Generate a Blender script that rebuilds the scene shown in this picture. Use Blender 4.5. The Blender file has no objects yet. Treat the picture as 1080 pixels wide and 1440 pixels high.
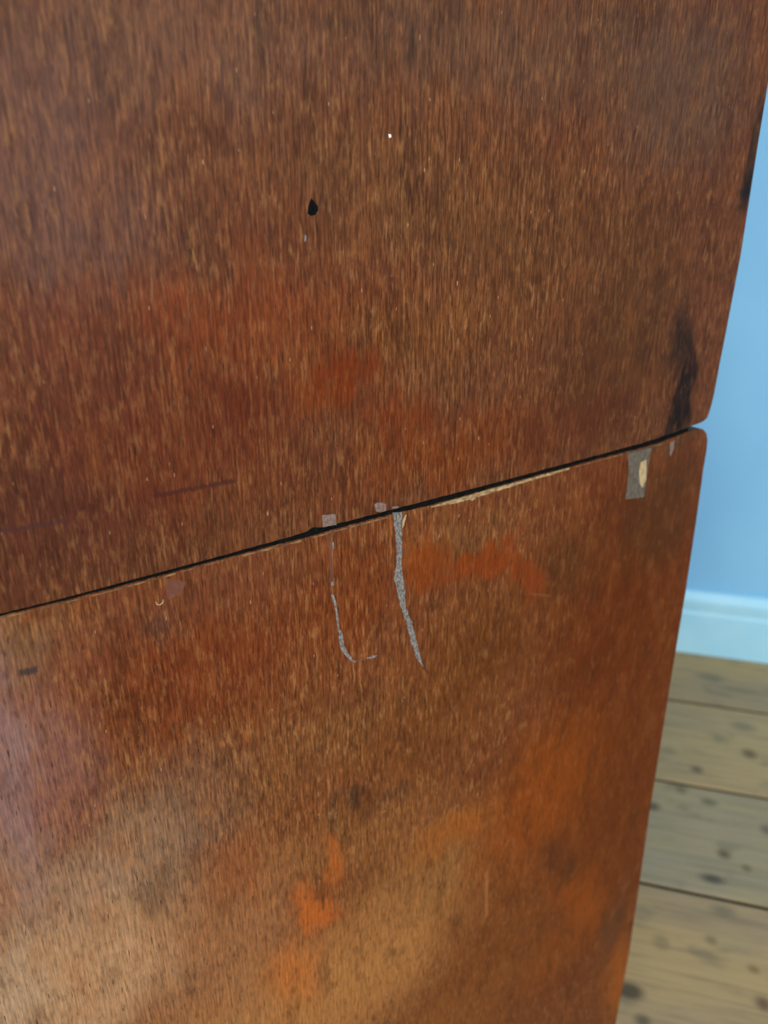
import bpy, bmesh, math, random
from math import radians, sin, cos
from mathutils import Vector

C = bpy.context.scene.collection
sc = bpy.context.scene

# ------------------------------------------------------------ camera
CAM_H, PITCH, F_PX = 1.0, radians(22.4), 1081.0
cam_d = bpy.data.cameras.new('camera')
cam_d.sensor_fit = 'VERTICAL'
cam_d.sensor_height = 36.0
cam_d.lens = 36.0 * F_PX / 1440.0
cam_d.clip_start = 0.01
cam_d.dof.use_dof = True
cam_d.dof.focus_distance = 0.385
cam_d.dof.aperture_fstop = 7.4
cam = bpy.data.objects.new('camera', cam_d)
cam.location = (0, 0, CAM_H)
cam.rotation_euler = (radians(90) - PITCH, 0, 0)
C.objects.link(cam)
sc.camera = cam

# ------------------------------------------------------------ view, world, light
sc.view_settings.view_transform = 'Standard'
sc.view_settings.look = 'None'
sc.view_settings.gamma = 1.0
sc.view_settings.use_curve_mapping = False
sc.view_settings.exposure = 0.0
w = bpy.data.worlds.new('sky')
sc.world = w
w.use_nodes = True
w.node_tree.nodes['Background'].inputs[0].default_value = (0.78, 0.88, 1.0, 1)
w.node_tree.nodes['Background'].inputs[1].default_value = 2.0

# room frame: the boards and the far wall run along A, N points from the camera to the wall
TH = radians(-15.0)
A = Vector((cos(TH), sin(TH), 0))
N = Vector((-sin(TH), cos(TH), 0))
WALL_N, BACK_N, LEFT_A, RIGHT_A, CEIL = 1.703, -2.3, -2.2, 2.3, 2.5


def room(a, n, z=0.0):
    v = A * a + N * n
    return Vector((v.x, v.y, z))


def area(name, loc, direction, sx, sy, power, col):
    l = bpy.data.lights.new(name, 'AREA')
    l.shape = 'RECTANGLE'
    l.size, l.size_y = sx, sy
    l.energy = power
    l.color = col
    o = bpy.data.objects.new(name, l)
    o.location = loc
    o.rotation_euler = direction.to_track_quat('-Z', 'Y').to_euler()
    C.objects.link(o)
    return o


# area lamps in two unseen windows, added to light the panel and its sheen
WIN_R = (-1.75, -0.35, 0.75, 2.15)     # in the right wall: n0, n1, z0, z1
WIN_B = (-0.9, 0.7, 0.75, 2.15)        # in the wall behind: a0, a1, z0, z1
area('window_daylight', room(RIGHT_A + 0.02, (WIN_R[0] + WIN_R[1]) / 2, 1.45), -A, 1.38, 1.38, 58, (0.95, 0.97, 1.0))
area('window_daylight', room((WIN_B[0] + WIN_B[1]) / 2, BACK_N - 0.02, 1.45), N, 1.58, 1.38, 44, (0.96, 0.98, 1.0))


# ------------------------------------------------------------ cabinet frame
# the cabinet side is a vertical plane; local x runs along it (away from the camera), local y into the cabinet, z up
P_DIST, YAW = 0.31, radians(55)
D = Vector((sin(YAW), cos(YAW), 0))
M = Vector((-cos(YAW), sin(YAW), 0))
ORG = M * P_DIST
CAB_ROT = math.atan2(D.y, D.x)


def S(x, y):
    """photograph pixel -> (u, z) on the cabinet side"""
    X = (x - 540) / F_PX
    Y = -(y - 720) / F_PX
    r = Vector((X, cos(PITCH) + Y * sin(PITCH), -sin(PITCH) + Y * cos(PITCH)))
    t = P_DIST / r.dot(M)
    return (t * r.dot(D), CAM_H + t * r.z)


# ------------------------------------------------------------ helpers
def lin(c):
    out = []
    for v in c:
        v = v / 255.0
        out.append(v / 12.92 if v <= 0.04045 else ((v + 0.055) / 1.055) ** 2.4)
    return (out[0], out[1], out[2], 1.0)


def mesh_obj(name, bm, mat, parent=None, bevel=0.0, seg=2):
    me = bpy.data.meshes.new(name)
    bmesh.ops.recalc_face_normals(bm, faces=bm.faces)
    bm.to_mesh(me)
    bm.free()
    if mat:
        me.materials.append(mat)
    o = bpy.data.objects.new(name, me)
    C.objects.link(o)
    if parent:
        o.parent = parent
    if bevel:
        b = o.modifiers.new('bevel', 'BEVEL')
        b.width = bevel
        b.segments = seg
        b.limit_method = 'ANGLE'
        b.angle_limit = radians(35)
    return o


def prism(pts, y0, y1, bm=None):
    """outline in (x, z), extruded along y"""
    bm = bm or bmesh.new()
    a = [bm.verts.new((p[0], y0, p[1])) for p in pts]
    b = [bm.verts.new((p[0], y1, p[1])) for p in pts]
    bm.faces.new(a)
    bm.faces.new(list(reversed(b)))
    n = len(pts)
    for i in range(n):
        j = (i + 1) % n
        bm.faces.new((a[i], b[i], b[j], a[j]))
    return bm


def box(x0, x1, y0, y1, z0, z1, bm=None):
    return prism([(x0, z0), (x1, z0), (x1, z1), (x0, z1)], y0, y1, bm)


class Nodes:
    def __init__(self, name):
        self.mat = bpy.data.materials.new(name)
        self.mat.use_nodes = True
        self.t = self.mat.node_tree
        self.bsdf = self.t.nodes['Principled BSDF']
        tc = self.t.nodes.new('ShaderNodeTexCoord')
        self.co = tc.outputs['Object']

    def put(self, sock, v):
        if hasattr(v, 'is_linked') or hasattr(v, 'links'):
            self.t.links.new(v, sock)
        else:
            sock.default_value = v

    def math(self, op, a, b=None, c=None, clamp=False):
        n = self.t.nodes.new('ShaderNodeMath')
        n.operation = op
        n.use_clamp = clamp
        self.put(n.inputs[0], a)
        if b is not None:
            self.put(n.inputs[1], b)
        if c is not None:
            self.put(n.inputs[2], c)
        return n.outputs[0]

    def vec(self, op, a, b=None):
        n = self.t.nodes.new('ShaderNodeVectorMath')
        n.operation = op
        self.put(n.inputs[0], a)
        if b is not None:
            self.put(n.inputs[1], b)
        return n.outputs['Value'] if op in ('LENGTH', 'DOT_PRODUCT') else n.outputs[0]

    def noise(self, scale, co=None, detail=2.0, rough=0.5, sc_=1.0, off=(0, 0, 0), color=False):
        v = self.vec('MULTIPLY', co or self.co, scale)
        if any(off):
            v = self.vec('ADD', v, off)
        n = self.t.nodes.new('ShaderNodeTexNoise')
        n.inputs['Scale'].default_value = sc_
        n.inputs['Detail'].default_value = detail
        n.inputs['Roughness'].default_value = rough
        self.put(n.inputs['Vector'], v)
        return n.outputs['Color'] if color else n.outputs['Fac']

    def ramp(self, v, a, b, lo=0.0, hi=1.0, smooth=True):
        n = self.t.nodes.new('ShaderNodeMapRange')
        n.interpolation_type = 'SMOOTHSTEP' if smooth else 'LINEAR'
        self.put(n.inputs['Value'], v)
        n.inputs['From Min'].default_value = a
        n.inputs['From Max'].default_value = b
        n.inputs['To Min'].default_value = lo
        n.inputs['To Max'].default_value = hi
        return n.outputs[0]

    def mix(self, f, a, b, mode='MIX'):
        n = self.t.nodes.new('ShaderNodeMix')
        n.data_type = 'RGBA'
        n.blend_type = mode
        self.put(n.inputs[0], f)
        self.put(n.inputs[6], a)
        self.put(n.inputs[7], b)
        return n.outputs[2]

    def fmix(self, f, a, b):
        n = self.t.nodes.new('ShaderNodeMix')
        n.data_type = 'FLOAT'
        self.put(n.inputs[0], f)
        self.put(n.inputs[2], a)
        self.put(n.inputs[3], b)
        return n.outputs[0]

    def blob(self, co, px, py, rx, ry, soft=1.0, rot=0.0):
        """soft elliptical stain on the cabinet side, centred where the photo shows it"""
        u, z = S(px, py)
        ru = abs(S(px + rx, py)[0] - S(px - rx, py)[0]) / 2
        rz = abs(S(px, py + ry)[1] - S(px, py - ry)[1]) / 2
        v = self.vec('SUBTRACT', co, (u, 0, z))
        if rot:
            m = self.t.nodes.new('ShaderNodeVectorRotate')
            m.rotation_type = 'Y_AXIS'
            m.inputs['Angle'].default_value = radians(rot)
            self.put(m.inputs['Vector'], v)
            v = m.outputs[0]
        v = self.vec('MULTIPLY', v, (1 / ru, 0, 1 / rz))
        return self.ramp(self.vec('LENGTH', v), 1.0 + 0.35 * soft, 1.0 - 0.75 * soft)

    def stroke(self, co, p, q, half):
        """soft line between two pixels, half width in metres"""
        a, b = Vector(S(*p)), Vector(S(*q))
        d = b - a
        L = d.length
        d /= L
        v = self.vec('SUBTRACT', co, (a.x, 0, a.y))
        s = self.vec('DOT_PRODUCT', v, (d.x, 0, d.y))
        t = self.math('ABSOLUTE', self.vec('DOT_PRODUCT', v, (-d.y, 0, d.x)))
        across = self.ramp(t, half * 1.3, half * 0.3)
        mid = self.math('ABSOLUTE', self.math('SUBTRACT', s, L / 2))
        along = self.ramp(mid, L / 2 * 1.04, L / 2 * 0.92)
        return self.math('MULTIPLY', across, along)

    def finish(self, color, rough, spec=0.5, bump=None, strength=0.2, dist=0.001):
        self.put(self.bsdf.inputs['Base Color'], color)
        self.put(self.bsdf.inputs['Roughness'], rough)
        self.bsdf.inputs['Specular IOR Level'].default_value = spec
        if bump is not None:
            n = self.t.nodes.new('ShaderNodeBump')
            n.inputs['Strength'].default_value = strength
            n.inputs['Distance'].default_value = dist
            self.put(n.inputs['Height'], bump)
            self.t.links.new(n.outputs[0], self.bsdf.inputs['Normal'])
        return self.mat


# ------------------------------------------------------------ veneer
def veneer(name, base, stains, strokes, seed, tone):  # stains hold wood colour, and for the lower side some painted sheen
    """stains: (px, py, rx, ry, colour, strength, grain amount, softness, rotation)"""
    k = Nodes(name)
    o = (seed * 3.1, seed * 1.7, seed * 2.3)
    # ragged outlines for the stains: distort the coordinate along the grain
    n1 = k.noise((38, 0, 20), detail=4, rough=0.6, off=o, color=True)
    n2 = k.noise((420, 0, 60), detail=3, rough=0.65, off=o, color=True)
    d1 = k.vec('MULTIPLY', k.vec('SUBTRACT', n1, (0.5, 0.5, 0.5)), (0.042, 0, 0.062))
    d2 = k.vec('MULTIPLY', k.vec('SUBTRACT', n2, (0.5, 0.5, 0.5)), (0.006, 0, 0.030))
    co = k.vec('ADD', k.vec('ADD', k.co, d1), d2)
    col = lin(base)
    grain = 1.0
    for st in stains:
        px, py, rx, ry, c, s, g = st[:7]
        soft = st[7] if len(st) > 7 else 1.0
        rot = st[8] if len(st) > 8 else 0.0
        m = k.math('MULTIPLY', k.blob(co, px, py, rx, ry, soft, rot), s)
        col = k.mix(m, col, lin(c))
        if g is not None:
            grain = k.fmix(m, grain, g)
    # broad mottling
    mot = k.noise((60, 0, 26), detail=4, rough=0.62, off=o)
    col = k.mix(k.ramp(mot, 0.5, 0.72, 0, 0.30), col, lin((150, 92, 52)))
    col = k.mix(k.ramp(mot, 0.48, 0.30, 0, 0.42), col, lin((70, 38, 26)))
    m2 = k.noise((150, 0, 50), detail=3, rough=0.6, off=(o[1], 0, o[0]))
    col = k.mix(k.ramp(m2, 0.55, 0.75, 0, 0.30), col, lin((96, 66, 44)))
    # clumps where the finish has gone or darkened
    cl = k.noise((210, 0, 75), detail=4, rough=0.68, off=(o[2], 0, o[1]))
    ga = k.math('ADD', k.math('MULTIPLY', grain, 0.45), 0.40)
    col = k.mix(k.math('MULTIPLY', k.ramp(cl, 0.52, 0.68, 0, 0.46), ga, clamp=True), col, lin((168, 118, 74)))
    col = k.mix(k.math('MULTIPLY', k.ramp(cl, 0.46, 0.30, 0, 0.62), ga, clamp=True), col, lin((72, 38, 24)))
    # light and dark flecks of worn veneer
    patch = k.ramp(k.noise((46, 0, 24), detail=3, off=(o[2], 0, o[0])), 0.34, 0.60, 0.25, 1.0)
    amt = k.math('MULTIPLY', patch, grain)
    amt1 = k.math('ADD', k.math('MULTIPLY', grain, 0.62), 0.38)
    f1 = k.noise((430, 0, 85), detail=3, rough=0.62, off=(o[2], 0, o[1]))
    f2 = k.noise((780, 0, 110), detail=2.5, rough=0.6, off=(o[0], 0, o[2]))
    f3 = k.noise((640, 0, 105), detail=2.5, rough=0.6, off=(o[1], 0, o[1]))
    g1 = k.noise((1500, 0, 40), detail=2, rough=0.7, off=o)
    # overall fibre contrast
    fib = k.math('ADD', k.math('MULTIPLY', f2, 0.5), k.math('MULTIPLY', g1, 0.5))
    dev = k.math('MULTIPLY', k.ramp(fib, 0.34, 0.66, -1, 1, False), amt1)
    gl = k.math('POWER', 1.78, dev)
    cc = k.t.nodes.new('ShaderNodeCombineColor')
    for i in range(3):
        k.t.links.new(gl, cc.inputs[i])
    col = k.mix(1.0, col, cc.outputs[0], 'MULTIPLY')
    lite = k.math('MULTIPLY', k.ramp(f1, 0.50, 0.70), amt)
    lite2 = k.math('MULTIPLY', k.ramp(f2, 0.52, 0.70), amt)
    dark = k.math('MULTIPLY', k.ramp(f3, 0.50, 0.70), amt1)
    col = k.mix(k.math('MULTIPLY', lite, 0.66, clamp=True), col, lin((178, 130, 88)))
    col = k.mix(k.math('MULTIPLY', lite2, 0.42, clamp=True), col, lin((158, 112, 64)))
    col = k.mix(k.math('MULTIPLY', dark, 0.56, clamp=True), col, lin((62, 30, 18)))
    col = k.mix(1.0, col, (tone[0], tone[1], tone[2], 1), 'MULTIPLY')
    # rare dark pores
    po = k.noise((900, 0, 130), detail=0, off=(o[2], 0, o[2]))
    col = k.mix(k.math('MULTIPLY', k.ramp(po, 0.74, 0.80), 0.7), col, lin((34, 22, 18)))
    ps = k.noise((760, 0, 210), detail=0, off=(o[0], 0, o[0]))  # tiny sparkle highlights painted in as pale specks
    col = k.mix(k.math('MULTIPLY', k.math('MULTIPLY', k.ramp(ps, 0.815, 0.86), 0.6), grain, clamp=True), col, lin((176, 134, 100)))
    # scratches, ink and scorch lines keep crisp-ish edges: lightly distorted coordinate
    co2 = k.vec('ADD', k.co, k.vec('MULTIPLY', d2, (0.22, 0, 0.10)))
    for p, q, half, c, s in strokes:
        col = k.mix(k.math('MULTIPLY', k.stroke(co2, p, q, half), s), col, lin(c))
    hgt = k.math('ADD', k.math('MULTIPLY', f1, 0.5), k.math('ADD', k.math('MULTIPLY', g1, 0.4), k.math('MULTIPLY', f3, -0.4)))
    rough = k.fmix(grain if not isinstance(grain, float) else 1.0, 0.36, 0.50) if not isinstance(grain, float) else 0.45
    return k.finish(col, rough, 0.07, hgt, 0.35, 0.0006)


RED = (124, 54, 18)
ORANGE = (138, 66, 24)
up_stains = [
    # px, py, rx, ry, colour, strength, grain
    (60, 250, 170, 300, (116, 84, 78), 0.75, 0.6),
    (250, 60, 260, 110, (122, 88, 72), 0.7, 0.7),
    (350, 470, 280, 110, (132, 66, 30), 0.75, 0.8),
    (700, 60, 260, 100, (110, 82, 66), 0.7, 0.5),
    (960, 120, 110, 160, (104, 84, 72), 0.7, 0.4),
    (560, 270, 200, 120, (116, 78, 44), 0.5, 1.2),
    (760, 330, 150, 110, (112, 74, 42), 0.6, 1.2),
    (600, 470, 170, 80, (130, 82, 42), 0.6, 1.5),
    (420, 330, 90, 90, (112, 60, 34), 0.6, 0.8),
    (300, 440, 190, 60, (130, 62, 30), 0.7, 0.7),
    (90, 560, 180, 150, (104, 54, 40), 0.7, 0.7),
    (260, 640, 220, 120, (112, 54, 32), 0.8, 0.6),
    (80, 740, 160, 100, (92, 50, 42), 0.8, 0.5),
    (640, 640, 180, 60, (132, 66, 28), 0.8, 0.8),
    (860, 520, 110, 110, (98, 60, 36), 0.8, 0.4),
    (900, 420, 90, 140, (94, 62, 36), 0.7, 0.5),
    (800, 600, 110, 40, (98, 52, 34), 0.8, 0.3),
    (470, 540, 75, 52, RED, 0.95, 0.25),
    (560, 590, 80, 36, RED, 0.7, 0.4),
    (330, 560, 70, 60, (104, 44, 22), 0.7, 0.4),
    (960, 480, 16, 60, (40, 34, 28), 0.85, 0.1),
    (958, 560, 18, 60, (26, 24, 22), 0.95, 0.0, 0.7),
    (945, 600, 30, 12, (30, 28, 26), 0.9, 0.0),
    (1060, 235, 12, 80, (28, 30, 26), 0.95, 0.0, 0.7),
    (1066, 180, 10, 60, (50, 40, 30), 0.8, 0.0),
    (480, 50, 14, 36, (58, 46, 38), 0.6, None),
    (375, 55, 12, 40, (62, 48, 36), 0.5, None),
    (90, 50, 12, 40, (60, 46, 40), 0.5, None),
    (583, 60, 9, 30, (54, 46, 38), 0.6, None),
    (255, 330, 18, 22, (64, 38, 34), 0.6, None),
    (165, 130, 14, 60, (74, 52, 46), 0.5, None),
    (860, 20, 50, 40, (90, 72, 56), 0.5, None),
]
up_strokes = [
    ((214, 698), (332, 676), 0.0013, (60, 26, 22), 0.75),
    ((-20, 750), (100, 732), 0.0012, (62, 34, 32), 0.6),
    ((482, 360), (560, 392), 0.0008, (84, 40, 30), 0.4),
]
lo_stains_sheen = [  # stains and wear; left and bottom-left tones also paint in the sheen
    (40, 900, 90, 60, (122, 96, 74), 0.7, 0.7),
    (50, 1060, 110, 150, (136, 98, 96), 0.8, 0.5),  # purple-grey sheen of the left side put into the colour
    (170, 900, 120, 60, (112, 64, 50), 0.6, 0.6),
    (300, 930, 170, 90, (112, 52, 30), 0.8, 0.5),
    (330, 820, 150, 50, (112, 64, 46), 0.7, 0.6),
    (500, 830, 90, 90, (118, 58, 28), 0.8, 0.8),
    (640, 760, 90, 30, (112, 74, 46), 0.8, 1.0),
    (430, 1060, 200, 70, (122, 80, 50), 0.8, 1.1),
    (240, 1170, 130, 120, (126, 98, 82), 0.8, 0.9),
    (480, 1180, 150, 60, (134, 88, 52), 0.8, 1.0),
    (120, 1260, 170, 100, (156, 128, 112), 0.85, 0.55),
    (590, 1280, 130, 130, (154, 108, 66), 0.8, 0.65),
    (130, 1390, 210, 120, (186, 150, 122), 0.9, 0.4),  # worn pale wood, brightened further to replace the bottom-left sheen
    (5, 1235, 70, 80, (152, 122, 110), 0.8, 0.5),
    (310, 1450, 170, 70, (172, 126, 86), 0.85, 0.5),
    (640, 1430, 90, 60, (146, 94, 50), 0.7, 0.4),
    (20, 1390, 60, 90, (178, 156, 138), 0.7, 0.4),  # greyish highlight painted in at the bottom left
    (10, 1080, 40, 240, (142, 116, 124), 0.7, 0.3),  # left edge greyed as painted sheen
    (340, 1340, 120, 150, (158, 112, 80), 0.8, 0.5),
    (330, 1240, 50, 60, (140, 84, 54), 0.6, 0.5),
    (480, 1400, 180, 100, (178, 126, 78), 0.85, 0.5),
    (600, 1030, 120, 90, (116, 70, 36), 0.7, 0.8),
    (690, 900, 90, 90, (104, 60, 28), 0.8, 0.5),
    (880, 850, 120, 260, (100, 46, 18), 0.95, 0.1),
    (860, 1150, 120, 260, (108, 52, 20), 0.95, 0.1),
    (700, 1330, 90, 140, (122, 70, 34), 0.8, 0.3),
    (930, 720, 60, 90, (82, 50, 26), 0.8, 0.1),
    (800, 790, 60, 60, (90, 56, 30), 0.6, 0.2),
    (590, 790, 40, 40, ORANGE, 0.8, 0.2, 0.7),
    (670, 795, 60, 22, (136, 62, 22), 0.85, 0.15, 0.7),
    (735, 805, 45, 18, (132, 60, 24), 0.85, 0.1, 0.7, -40),
    (760, 1120, 90, 100, (142, 72, 20), 0.8, 0.15),
    (640, 1170, 60, 28, (160, 92, 36), 0.7, 0.5),
    (820, 1270, 26, 90, (144, 74, 24), 0.8, 0.0, 1.0, 32),
    (780, 1340, 50, 40, (134, 72, 28), 0.6, 0.0),
    (790, 1210, 20, 60, (92, 52, 30), 0.7, 0.0, 0.9, 30),
    (862, 1310, 16, 50, (88, 56, 42), 0.8, 0.0),
    (874, 1390, 22, 80, (162, 88, 32), 0.75, 0.0, 1.0, 15),
    (465, 1215, 16, 36, (180, 100, 46), 0.75, 0.2, 1.0, 12),
    (445, 1275, 24, 44, (196, 106, 46), 0.8, 0.2, 1.0, 25),
    (415, 1370, 40, 60, (186, 112, 58), 0.8, 0.4, 1.0, 12),
    (215, 1250, 40, 50, (104, 82, 66), 0.6, None),
    (500, 1110, 22, 16, (66, 50, 40), 0.8, None),
    (545, 1125, 34, 12, (80, 54, 42), 0.7, None),
    (470, 1150, 12, 36, (76, 58, 46), 0.7, None),
    (232, 880, 30, 22, (84, 56, 50), 0.7, None),
    (945, 622, 40, 10, (74, 64, 44), 0.8, 0.0),
]
lo_strokes = [
    ((27, 947), (53, 941), 0.0019, (50, 42, 38), 0.85),
    ((465, 752), (467, 822), 0.0014, (112, 84, 68), 0.28),
    ((549, 800), (548, 880), 0.0008, (84, 50, 40), 0.5),
    ((548, 880), (537, 916), 0.0008, (84, 50, 40), 0.5),
    ((500, 930), (520, 925), 0.0006, (110, 74, 58), 0.5),
    ((684, 1225), (684, 1290), 0.0022, (160, 98, 54), 0.4),
    ((593, 932), (602, 948), 0.0010, (64, 44, 36), 0.7),
    ((745, 835), (775, 838), 0.0010, (110, 66, 36), 0.6),
]
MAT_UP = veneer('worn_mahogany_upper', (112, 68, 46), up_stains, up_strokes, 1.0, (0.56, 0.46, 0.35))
MAT_LO = veneer('worn_mahogany_lower', (116, 66, 40), lo_stains_sheen, lo_strokes, 4.0, (0.68, 0.57, 0.42))


def simple_wood(name, c1, c2, sc_=(300, 40, 40), rough=0.6, spec=0.2):
    k = Nodes(name)
    n = k.noise(sc_, detail=4, rough=0.65)
    return k.finish(k.mix(k.ramp(n, 0.35, 0.68), lin(c1), lin(c2)), rough, spec, n, 0.3, 0.001)


MAT_CARC = simple_wood('carcass_wood', (70, 40, 24), (98, 60, 36), (40, 40, 300))
MAT_RAW = simple_wood('bare_veneer_edge', (112, 84, 50), (172, 142, 100), (260, 200, 400))
MAT_EDGE = simple_wood('rubbed_veneer_edge', (70, 44, 24), (138, 104, 66), (160, 200, 400))
MAT_FILL = simple_wood('grey_filler', (74, 68, 62), (140, 130, 120), (900, 200, 500))
MAT_FILL2 = simple_wood('grey_brown_filler', (98, 74, 62), (126, 104, 92), (700, 200, 500))
MAT_PALE = simple_wood('pale_bare_wood', (150, 122, 84), (180, 154, 112), (700, 200, 200))
MAT_GREY = simple_wood('grey_glue_stain', (76, 64, 52), (100, 88, 72), (400, 200, 200))
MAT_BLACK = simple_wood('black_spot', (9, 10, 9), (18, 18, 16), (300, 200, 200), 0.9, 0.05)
MAT_WHITE = simple_wood('white_speck', (220, 214, 200), (240, 236, 226), (300, 200, 200))
MAT_CHIP = simple_wood('pinkish_bruise', (92, 50, 34), (102, 60, 42), (300, 200, 200))

# ------------------------------------------------------------ the setting
def wall_mat():
    k = Nodes('blue_wall_paint')
    n = k.noise((2.0, 2.0, 1.2), detail=3)
    f = k.noise((160, 160, 160), detail=3)
    col = k.mix(k.ramp(n, 0.35, 0.7), lin((134, 190, 226)), lin((152, 210, 240)))
    return k.finish(col, 0.6, 0.3, f, 0.1, 0.0008)


def trim_mat():
    k = Nodes('white_gloss_paint')
    n = k.noise((9, 9, 9), detail=3)
    col = k.mix(k.ramp(n, 0.3, 0.7), lin((176, 228, 244)), lin((190, 236, 248)))
    return k.finish(col, 0.35, 0.5, k.noise((60, 60, 60)), 0.08, 0.001)


def plaster_mat():
    k = Nodes('white_ceiling_plaster')
    n = k.noise((3, 3, 3), detail=3)
    return k.finish(k.mix(n, lin((226, 226, 222)), lin((236, 236, 234))), 0.8, 0.2, k.noise((90, 90, 90)), 0.1, 0.001)


def FL(x, y):
    """photograph pixel -> point on the floor in room axes"""
    r = Vector(((x - 540) / F_PX, cos(PITCH) - (y - 720) / F_PX * sin(PITCH), -sin(PITCH) - (y - 720) / F_PX * cos(PITCH)))
    p = r * (-CAM_H / r.z)
    p.z = 0
    return (p.dot(A), p.dot(N))


KNOTS = [(1002, 1236, 20, 8, (50, 48, 46), 0.9), (1018, 1201, 11, 8, (92, 66, 36), 0.85), (1050, 1221, 8, 6, (110, 92, 52), 0.8),
         (1017, 1281, 20, 9, (112, 104, 84), 0.7), (980, 1082, 10, 6, (76, 68, 56), 0.85), (1054, 1060, 12, 8, (92, 64, 36), 0.85),
         (997, 1128, 13, 6, (96, 86, 60), 0.8), (958, 1111, 9, 6, (104, 92, 62), 0.7), (1074, 1412, 14, 12, (92, 58, 46), 0.9),
         (1060, 1363, 10, 7, (128, 100, 52), 0.8), (1078, 1167, 10, 9, (104, 82, 76), 0.8), (904, 1436, 14, 12, (70, 62, 54), 0.85),
         (930, 1325, 14, 14, (132, 108, 80), 0.6), (1000, 1322, 10, 8, (120, 92, 62), 0.7), (998, 952, 22, 7, (108, 98, 80), 0.6),
         (1045, 1022, 20, 8, (100, 96, 84), 0.6), (1040, 970, 40, 5, (110, 100, 78), 0.5)]


def board_mat(name, ca, cb, seed):
    k = Nodes(name)
    o = (seed, seed * 2.1, 0)
    big = k.noise((3.0, 9, 1), detail=4, rough=0.6, off=o)
    gr = k.noise((5, 120, 1), detail=4, rough=0.65, off=o)
    col = k.mix(k.ramp(big, 0.34, 0.66), lin(ca), lin(cb))
    col = k.mix(k.ramp(gr, 0.42, 0.75, 0, 0.40), col, lin((96, 84, 62)))
    bl = k.noise((12, 20, 1), detail=3, off=(seed * 3, 0, 0))
    col = k.mix(k.ramp(bl, 0.55, 0.75, 0, 0.5), col, lin((112, 102, 82)))
    # knots and nail stains of the boards in view
    for px, py, rx, ry, c, st in KNOTS:
        x0, y0 = FL(px, py)
        x1, y1 = FL(px + rx, py)
        x2, y2 = FL(px, py + ry)
        m = k.vec('MULTIPLY', k.vec('SUBTRACT', k.co, (x0, y0, 0)), (1 / math.hypot(x1 - x0, y1 - y0), 1 / math.hypot(x2 - x0, y2 - y0), 0))
        col = k.mix(k.ramp(k.vec('LENGTH', m), 1.3, 0.2, 0, st * 0.8), col, lin(c))
    # knots elsewhere
    v = k.t.nodes.new('ShaderNodeTexVoronoi')
    v.inputs['Scale'].default_value = 1.0
    k.put(v.inputs['Vector'], k.vec('ADD', k.vec('MULTIPLY', k.co, (7, 11, 0)), (seed * 5, seed, 0)))
    rnd = k.t.nodes.new('ShaderNodeSeparateColor')
    k.put(rnd.inputs[0], v.outputs['Color'])
    sel = k.ramp(rnd.outputs[0], 0.72, 0.76)
    kn = k.math('MULTIPLY', k.ramp(v.outputs['Distance'], 0.20, 0.07), sel)
    col = k.mix(k.math('MULTIPLY', kn, 0.75), col, lin((58, 46, 34)))
    col = k.mix(1.0, col, (0.86, 0.86, 0.84, 1), 'MULTIPLY')
    return k.finish(col, 0.5, 0.2, gr, 0.25, 0.001)


MAT_WALL, MAT_TRIM, MAT_PLAST = wall_mat(), trim_mat(), plaster_mat()
MAT_BOARDS = [board_mat('old_pine_board_%s' % n, a, b, s) for n, a, b, s in (
    ('tan', (194, 160, 118), (210, 170, 116), 1.3),
    ('grey', (182, 158, 124), (196, 166, 120), 2.9),
    ('brown', (188, 154, 114), (206, 166, 112), 5.2))]
k_ = Nodes('dark_subfloor')
MAT_SUB = k_.finish(k_.mix(k_.noise((20, 20, 20)), lin((30, 27, 20)), lin((46, 42, 30))), 0.9, 0.2)


def structure(name, bm, mat, rot=True, bevel=0.0):
    o = mesh_obj(name, bm, mat, None, bevel)
    o['kind'] = 'structure'
    if rot:
        o.rotation_euler = (0, 0, TH)
    return o


def frame_wall(name, horizontal, c0, c1, lo, hi, win, mat):
    """wall with a window opening; room axes: x = along A, y = along N"""
    bm = bmesh.new()
    if win:
        w0, w1, z0, z1 = win
        rects = [(lo, w0, 0, CEIL), (w1, hi, 0, CEIL), (w0, w1, 0, z0), (w0, w1, z1, CEIL)]
    else:
        rects = [(lo, hi, 0, CEIL)]
    for a0, a1, z0, z1 in rects:
        if horizontal:
            box(a0, a1, c0, c1, z0, z1, bm)
        else:
            box(c0, c1, a0, a1, z0, z1, bm)
    return structure(name, bm, mat)


frame_wall('wall_back', True, WALL_N, WALL_N + 0.15, LEFT_A - 0.15, RIGHT_A + 0.15, None, MAT_WALL)
frame_wall('wall_front', True, BACK_N - 0.15, BACK_N, LEFT_A - 0.15, RIGHT_A + 0.15, WIN_B, MAT_WALL)
frame_wall('wall_left', False, LEFT_A - 0.15, LEFT_A, BACK_N, WALL_N, None, MAT_WALL)
frame_wall('wall_right', False, RIGHT_A, RIGHT_A + 0.15, BACK_N, WALL_N, WIN_R, MAT_WALL)
structure('ceiling', box(LEFT_A - 0.15, RIGHT_A + 0.15, BACK_N - 0.15, WALL_N + 0.15, CEIL, CEIL + 0.1), MAT_PLAST)


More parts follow.
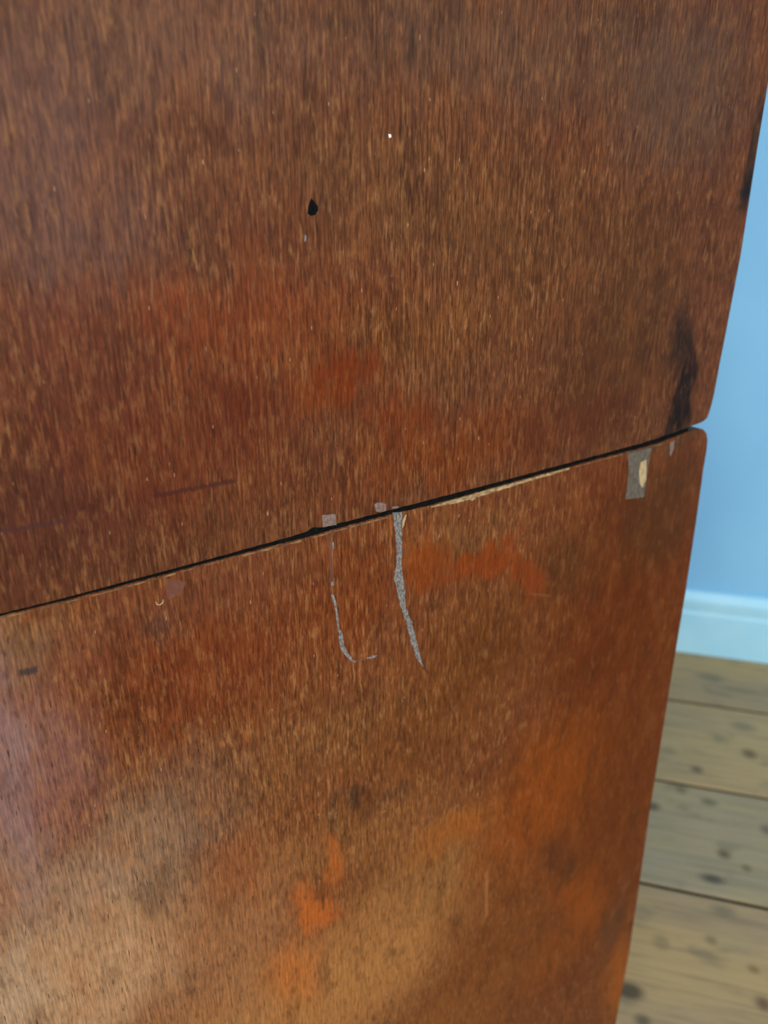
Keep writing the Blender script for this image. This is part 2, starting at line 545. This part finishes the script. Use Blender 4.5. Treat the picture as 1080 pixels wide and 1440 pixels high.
def window(idx, horizontal, c, win):  # out-of-view window, added for the daylight lamps
    w0, w1, z0, z1 = win
    root = bpy.data.objects.new('window_%d' % idx, None)
    C.objects.link(root)
    root.rotation_euler = (0, 0, TH)
    root['kind'] = 'structure'

    def bar(name, a0, a1, b0, b1, t=0.05):
        bm = box(a0, a1, c, c + t, b0, b1) if horizontal else box(c, c + t, a0, a1, b0, b1)
        mesh_obj(name, bm, MAT_TRIM, root, 0.004)
    e = 0.05
    bar('window_jamb', w0, w0 + e, z0, z1)
    bar('window_jamb', w1 - e, w1, z0, z1)
    bar('window_head', w0 + e, w1 - e, z1 - e, z1)
    bar('window_sill', w0 + e, w1 - e, z0, z0 + e)
    bar('meeting_rail', w0 + e, w1 - e, (z0 + z1) / 2 - 0.02, (z0 + z1) / 2 + 0.02)
    bar('glazing_bar', (w0 + w1) / 2 - 0.012, (w0 + w1) / 2 + 0.012, z0 + e, (z0 + z1) / 2 - 0.02)
    bar('glazing_bar', (w0 + w1) / 2 - 0.012, (w0 + w1) / 2 + 0.012, (z0 + z1) / 2 + 0.02, z1 - e)


window(1, False, RIGHT_A + 0.06, WIN_R)
window(2, True, BACK_N - 0.11, WIN_B)

# baseboards: profile swept along the wall
BB_H, BB_T = 0.159, 0.020
PROFILE = [(0, 0), (BB_T, 0), (BB_T, BB_H * 0.66), (BB_T * 0.88, BB_H * 0.70), (BB_T * 0.88, BB_H * 0.74),
           (BB_T * 0.95, BB_H * 0.80), (BB_T * 0.95, BB_H * 0.88), (BB_T * 0.55, BB_H * 0.97), (BB_T * 0.30, BB_H), (0, BB_H)]


def baseboard(name, p0, p1, inward):
    """p0, p1 and inward in room axes"""
    bm = bmesh.new()
    rows = []
    for p in (p0, p1):
        rows.append([bm.verts.new((p[0] + inward[0] * t, p[1] + inward[1] * t, z)) for t, z in PROFILE])
    n = len(PROFILE)
    for i in range(n):
        j = (i + 1) % n
        bm.faces.new((rows[0][i], rows[0][j], rows[1][j], rows[1][i]))
    bm.faces.new(rows[0])
    bm.faces.new(list(reversed(rows[1])))
    structure(name, bm, MAT_TRIM, bevel=0.002)


baseboard('baseboard_back', (LEFT_A + BB_T, WALL_N), (RIGHT_A - BB_T, WALL_N), (0, -1))
baseboard('baseboard_right', (RIGHT_A, BACK_N), (RIGHT_A, WALL_N), (-1, 0))
baseboard('baseboard_left', (LEFT_A, BACK_N), (LEFT_A, WALL_N), (1, 0))
baseboard('baseboard_front', (LEFT_A + BB_T, BACK_N), (RIGHT_A - BB_T, BACK_N), (0, 1))

# floor: dark subfloor with separate old boards laid on it
floor = structure('floor', box(LEFT_A - 0.15, RIGHT_A + 0.15, BACK_N - 0.15, WALL_N + 0.15, -0.08, -0.024), MAT_SUB)
rng = random.Random(7)
joints = [WALL_N + 0.05, 1.485, 1.220, 0.971]
while joints[-1] > BACK_N:
    joints.append(joints[-1] - 0.25 - rng.uniform(-0.008, 0.008))
joints[-1] = BACK_N - 0.05
for i in range(1, len(joints) - 1):
    mesh_obj('joint_dirt', box(LEFT_A, RIGHT_A, joints[i] - 0.0034, joints[i] + 0.0034, -0.024, -0.0028), MAT_SUB, floor)
for i in range(len(joints) - 1):
    n1, n0 = joints[i], joints[i + 1]
    cut = [LEFT_A - 0.05, rng.uniform(-1.6, -0.6), RIGHT_A + 0.05]
    for j in range(2):
        a0, a1 = cut[j] + 0.001, cut[j + 1] - 0.001
        g = 0.0048
        # slightly wavy long edges
        steps = 7
        xs = [a0 + (a1 - a0) * t / steps for t in range(steps + 1)]
        low = [(x, n0 + g + rng.uniform(-0.0012, 0.0012)) for x in xs]
        upp = [(x, n1 - g + rng.uniform(-0.0012, 0.0012)) for x in reversed(xs)]
        top = rng.uniform(-0.0012, 0.0)
        bm = bmesh.new()
        pts = low + upp
        a = [bm.verts.new((p[0], p[1], -0.024)) for p in pts]
        b = [bm.verts.new((p[0], p[1], top)) for p in pts]
        bm.faces.new(list(reversed(a)))
        bm.faces.new(b)
        for q in range(len(pts)):
            r = (q + 1) % len(pts)
            bm.faces.new((a[q], a[r], b[r], b[q]))
        mesh_obj('floor_board', bm, MAT_BOARDS[(i + j * 2) % 3], floor, 0.0009)

# ------------------------------------------------------------ the cabinet (two stacked chests)
def empty(name, label, cat, z=0.0):
    o = bpy.data.objects.new(name, None)
    o.location = ORG + Vector((0, 0, z))
    o.rotation_euler = (0, 0, CAB_ROT)
    o['label'] = label
    o['category'] = cat
    C.objects.link(o)
    return o


lower = empty('lower_chest', 'lower wooden cabinet section with cracked veneer and grey filler below the dark seam', 'cabinet')
upper = empty('upper_chest', 'upper brown veneered cabinet section resting above the dark slanting seam', 'cabinet')

Y1 = 0.95          # cabinet width, away from the camera
U0 = -0.035
rng = random.Random(3)


def densify(poly, step=4.0, jit=0.0, seed=0):
    r = random.Random(seed)
    out = []
    for i in range(len(poly) - 1):
        (x0, y0), (x1, y1) = poly[i], poly[i + 1]
        n = max(1, int(math.hypot(x1 - x0, y1 - y0) / step))
        for q in range(n):
            t = q / n
            j = r.uniform(-jit, jit)
            out.append((x0 + (x1 - x0) * t, y0 + (y1 - y0) * t + j))
    out.append(poly[-1])
    return out


# upper side: bottom edge traced left to right, then the rounded corner and the far upright edge
up_bot = [(0, 864), (75, 846), (150, 826.5), (300, 785.5), (400, 758), (432, 748.5), (440, 743), (456, 741.5), (466, 739.5), (520, 725.5), (560, 715),
          (600, 704.5), (700, 679), (780, 657), (860, 635.5), (900, 624.5), (930, 615), (955, 606), (970, 600.5), (977, 598)]
up_edge = [(984, 595.5), (990, 592.5), (995, 588), (998, 580), (1002, 566), (1006, 548), (1012, 515), (1019, 480), (1042, 360), (1067, 200), (1080, 122), (1099, 0)]
SEAM = 0.84345
pts = [(u, max(z, SEAM)) for u, z in [(U0, S(0, 864)[1])] + [S(*p) for p in densify(up_bot, 6, 0.5, 1)]] + [S(*p) for p in up_edge]
eu = pts[-1][0]
pts += [(eu, 1.55), (U0, 1.55)]
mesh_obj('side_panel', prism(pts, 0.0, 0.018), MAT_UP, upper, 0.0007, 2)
ZB = S(300, 786)[1] + 0.0012
mesh_obj('front_panel', box(eu - 0.022, eu - 0.004, 0.0185, Y1, ZB + 0.004, 1.55), MAT_CARC, upper, 0.002)
mesh_obj('back_panel', box(U0, U0 + 0.012, 0.0185, Y1, ZB, 1.55), MAT_CARC, upper)
mesh_obj('bottom_board', box(U0 + 0.0125, eu - 0.0225, 0.0185, Y1, ZB, ZB + 0.018), MAT_CARC, upper)
mesh_obj('far_side_panel', box(U0, eu - 0.004, Y1 + 0.0005, Y1 + 0.018, ZB, 1.55), MAT_CARC, upper)
mesh_obj('top_board', box(U0 - 0.01, eu + 0.01, -0.01, Y1 + 0.03, 1.5505, 1.575), MAT_CARC, upper, 0.003)

# lower side
lo_top = [(0, 867.5), (75, 849.5), (150, 830.5), (300, 790), (400, 764), (432, 756), (470, 745), (520, 731.5), (560, 721.5),
          (600, 712.5), (650, 699), (700, 684.5), (780, 662.5), (860, 641), (900, 631), (930, 622.5), (955, 613), (970, 606), (977, 602.5)]
lo_edge = [(984, 602), (990, 604), (994, 609), (995.5, 618), (994, 635), (990, 658), (980, 730), (965, 830), (943, 962), (915, 1135), (900, 1240), (885, 1340), (866, 1440)]
pts = [(u, min(z, SEAM - 0.0001)) for u, z in [(U0, S(0, 867.5)[1])] + [S(*p) for p in densify(lo_top, 6, 0.5, 2)] + [S(*p) for p in lo_edge]]
el = pts[-1][0]
pts += [(el, 0.012), (U0, 0.012)]
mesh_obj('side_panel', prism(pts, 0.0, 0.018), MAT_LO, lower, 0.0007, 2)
ZT = S(300, 790)[1] - 0.0006
E0 = S(990, 604)[0]
mesh_obj('front_panel', box(E0 - 0.022, E0 - 0.002, 0.0185, Y1, 0.012, ZT - 0.004), MAT_CARC, lower, 0.002)
mesh_obj('back_panel', box(U0, U0 + 0.012, 0.0185, Y1, 0.012, ZT), MAT_CARC, lower)
mesh_obj('top_board', box(U0 + 0.0125, E0 - 0.0225, 0.0185, Y1, ZT - 0.018, ZT), MAT_CARC, lower)
mesh_obj('far_side_panel', box(U0, E0 - 0.002, Y1 + 0.0005, Y1 + 0.018, 0.012, ZT), MAT_CARC, lower)
mesh_obj('plinth', box(U0 + 0.01, E0 - 0.01, 0.01, Y1, 0.0, 0.0115), MAT_CARC, lower)
for dy in (0.03, Y1 - 0.06):
    mesh_obj('spacer', box(0.05, 0.40, dy, dy + 0.02, ZT, SEAM - 0.0001), MAT_CARC, lower)


# black grime fill added to keep the seam gap dark, set back from the face
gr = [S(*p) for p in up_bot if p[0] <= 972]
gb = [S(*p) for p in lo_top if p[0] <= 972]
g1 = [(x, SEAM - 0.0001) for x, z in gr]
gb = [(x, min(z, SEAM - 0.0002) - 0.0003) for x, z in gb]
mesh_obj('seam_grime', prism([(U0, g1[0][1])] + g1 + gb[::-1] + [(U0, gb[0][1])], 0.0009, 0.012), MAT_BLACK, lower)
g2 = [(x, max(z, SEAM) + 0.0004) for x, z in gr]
mesh_obj('seam_grime', prism([(U0, SEAM), (gr[-1][0], SEAM)] + g2[::-1] + [(U0, g2[0][1])], 0.0009, 0.012), MAT_BLACK, upper)  # upper strip, added to darken the gap's open right end


# thin pieces let into or standing on the veneer
def flake(name, poly, mat, parent, lift=0.00015, deep=0.0004, jit=0.0, label=None, seed=0, step=3.0):
    p = densify(poly + [poly[0]], step, jit, seed)[:-1] if jit else poly
    o = mesh_obj(name, prism([S(*q) for q in p], -lift, deep), mat, parent)
    if label:
        o['label'] = label
    return o


def ribbon(name, line, mat, parent, lift=0.00015, jit=0.35, label=None, seed=0, deep=0.0004):
    """line: (x, y, full width in photo pixels)"""
    r = random.Random(seed)
    pts = []
    for i in range(len(line) - 1):
        a, b = line[i], line[i + 1]
        n = max(1, int(math.hypot(b[0] - a[0], b[1] - a[1]) / 3.0))
        for q in range(n):
            t = q / n
            pts.append([a[j] + (b[j] - a[j]) * t for j in range(3)])
    pts.append(list(line[-1]))
    L, R = [], []
    for i, (x, y, wd) in enumerate(pts):
        a, b = pts[max(0, i - 1)], pts[min(len(pts) - 1, i + 1)]
        dx, dy = b[0] - a[0], b[1] - a[1]
        l = math.hypot(dx, dy) or 1
        nx, ny = -dy / l, dx / l
        j1, j2 = r.uniform(-jit, jit) * min(1, wd / 3), r.uniform(-jit, jit) * min(1, wd / 3)
        L.append((x + nx * (wd / 2 + j1), y + ny * (wd / 2 + j1)))
        R.append((x - nx * (wd / 2 + j2), y - ny * (wd / 2 + j2)))
    bm = bmesh.new()
    f = [[bm.verts.new((S(*p)[0], yy, S(*p)[1])) for p in row] for row in (L, R) for yy in (-lift, deep)]
    n = len(L)
    for i in range(n - 1):
        bm.faces.new((f[0][i], f[0][i + 1], f[2][i + 1], f[2][i]))
        bm.faces.new((f[1][i], f[3][i], f[3][i + 1], f[1][i + 1]))
        bm.faces.new((f[0][i], f[1][i], f[1][i + 1], f[0][i + 1]))
        bm.faces.new((f[2][i], f[2][i + 1], f[3][i + 1], f[3][i]))
    bm.faces.new((f[0][0], f[2][0], f[3][0], f[1][0]))
    bm.faces.new((f[0][-1], f[1][-1], f[3][-1], f[2][-1]))
    o = mesh_obj(name, bm, mat, parent)
    if label:
        o['label'] = label
    return o


ribbon('filled_crack', [(558.5, 720.5, 12), (559.5, 735, 11), (560.5, 751, 9), (561.5, 778, 7), (560.8, 794, 8), (560, 805, 11),
                        (561, 814, 13), (563.5, 831, 11), (566.5, 853, 6.5), (571, 865, 7), (575.5, 876, 8), (581, 900, 8), (587, 920, 6),
                        (591, 930, 4), (595, 937, 1.2)], MAT_FILL, lower, jit=0.8, seed=5, label='crack filled with grey filler')
ribbon('filled_crack', [(467, 836, 4.5), (469, 843, 4), (471, 849, 3), (473.4, 863, 3), (476, 884, 2.6), (478.5, 890, 4), (479.3, 896, 6), (480.7, 908, 6),
                        (484, 915, 6), (488, 920.5, 5.5), (494, 927.5, 4), (500.5, 931.5, 1)], MAT_FILL, lower, jit=0.6, seed=6, label='curved crack filled with grey filler')
ribbon('filled_crack', [(516, 925, 1.5), (521, 924.5, 3), (526, 923, 4), (530, 921.5, 1)], MAT_FILL, lower, jit=0.5, seed=7, label='short end of the curved crack')
ribbon('filler_fleck', [(467, 818, 1.5), (467.5, 822, 3.5), (467, 826, 1)], MAT_FILL, lower, seed=8)
ribbon('filler_fleck', [(468, 762, 1), (468.5, 768, 3), (468, 773, 1)], MAT_FILL, lower, seed=9)
ribbon('filler_fleck', [(571, 724, 1.5), (567.5, 733, 3.5), (566, 742, 1)], MAT_PALE, lower, seed=10)
flake('filler_patch', [(452.8, 724.5), (460, 723.5), (471.5, 722.8), (473, 738.0), (466, 739.0), (453.8, 741.5)], MAT_FILL2, upper, jit=0.3, seed=1)
flake('filler_patch', [(526.3, 708.5), (531, 706.2), (543, 708.5), (543, 718), (536, 720), (528.5, 719.4)], MAT_FILL2, upper, jit=0.4, seed=2)
flake('filler_patch', [(551.5, 712), (560.5, 712.2), (560.5, 714.0), (551.5, 716.2)], MAT_FILL2, upper, jit=0.3, seed=3)
flake('glue_stain', [(882, 636.5), (918, 627.5), (913.5, 640), (910, 668), (906, 698.5), (879, 702.6), (883, 674), (884, 652)], MAT_GREY, lower, lift=0.0001, jit=0.4, seed=4,
      label='grey rectangular patch at the top edge')
flake('bare_wood_chip', [(901, 650), (908.5, 646), (908.5, 674), (903, 686), (899, 680), (898.5, 662)], MAT_PALE, lower, lift=0.0002, jit=0.4, seed=5)
flake('bare_wood_chip', [(942.5, 621), (948.6, 619.5), (947.6, 629), (943.5, 641.5), (941.6, 640)], MAT_FILL2, lower, lift=0.00015, jit=0.3, seed=6)
flake('chipped_edge', [(606, 712.4), (629.6, 705.2), (649, 699.7), (671, 693.2), (695, 686.4), (718.5, 680.0), (742, 673.4), (770, 665.7), (800, 657.6),
                       (800, 660), (770, 669.2), (741, 677.5), (718.5, 684.4), (698, 690.6), (680, 696.5), (671, 699.2), (664, 704), (659, 702.2), (647, 706), (630, 709.5), (606, 713.8)],
      MAT_RAW, lower, lift=0.0002, jit=0.45, seed=7, label='pale wood where the veneer has chipped off')
for i, (x0, x1, wd) in enumerate(((4, 120, 1.4), (128, 250, 1.8), (256, 330, 1.2), (340, 428, 2.2), (440, 550, 2.2), (806, 880, 1.2), (884, 940, 1.8))):
    def topy(x):
        for (xa, ya), (xb, yb) in zip(lo_top, lo_top[1:]):
            if xa <= x <= xb:
                return ya + (yb - ya) * (x - xa) / (xb - xa)
    r = random.Random(50 + i)
    ln = []
    x = x0
    while x < x1:
        ln.append((x, topy(x) + 1.3 + wd / 2, wd * r.uniform(0.4, 1.2)))
        x += 7
    ribbon('worn_edge', ln, MAT_EDGE, lower, lift=0.0001, jit=0.4, seed=60 + i)
flake('black_spot', [(438, 279), (441, 283), (446.5, 290), (447, 296), (443, 302), (437, 303.5), (432.5, 300), (433.5, 291), (436, 283)], MAT_BLACK, upper, lift=0.0003)
flake('white_speck', [(546, 188.5), (549.5, 189), (550, 193), (547, 194)], MAT_WHITE, upper, lift=0.0002)
flake('white_speck', [(427, 331), (430, 330), (430.5, 338), (428, 340)], MAT_FILL, upper, lift=0.0002)
ribbon('varnish_curl', [(218.5, 846, 0.8), (221, 850, 1.5), (225, 850.5, 1.5), (229, 847, 1.5), (229.5, 843, 0.8)], MAT_PALE, lower, jit=0.2, seed=20)
flake('bruise', [(233, 814), (262, 818), (256, 832), (240, 843), (235, 842)], MAT_CHIP, lower, lift=0.0001, jit=0.5, seed=9)
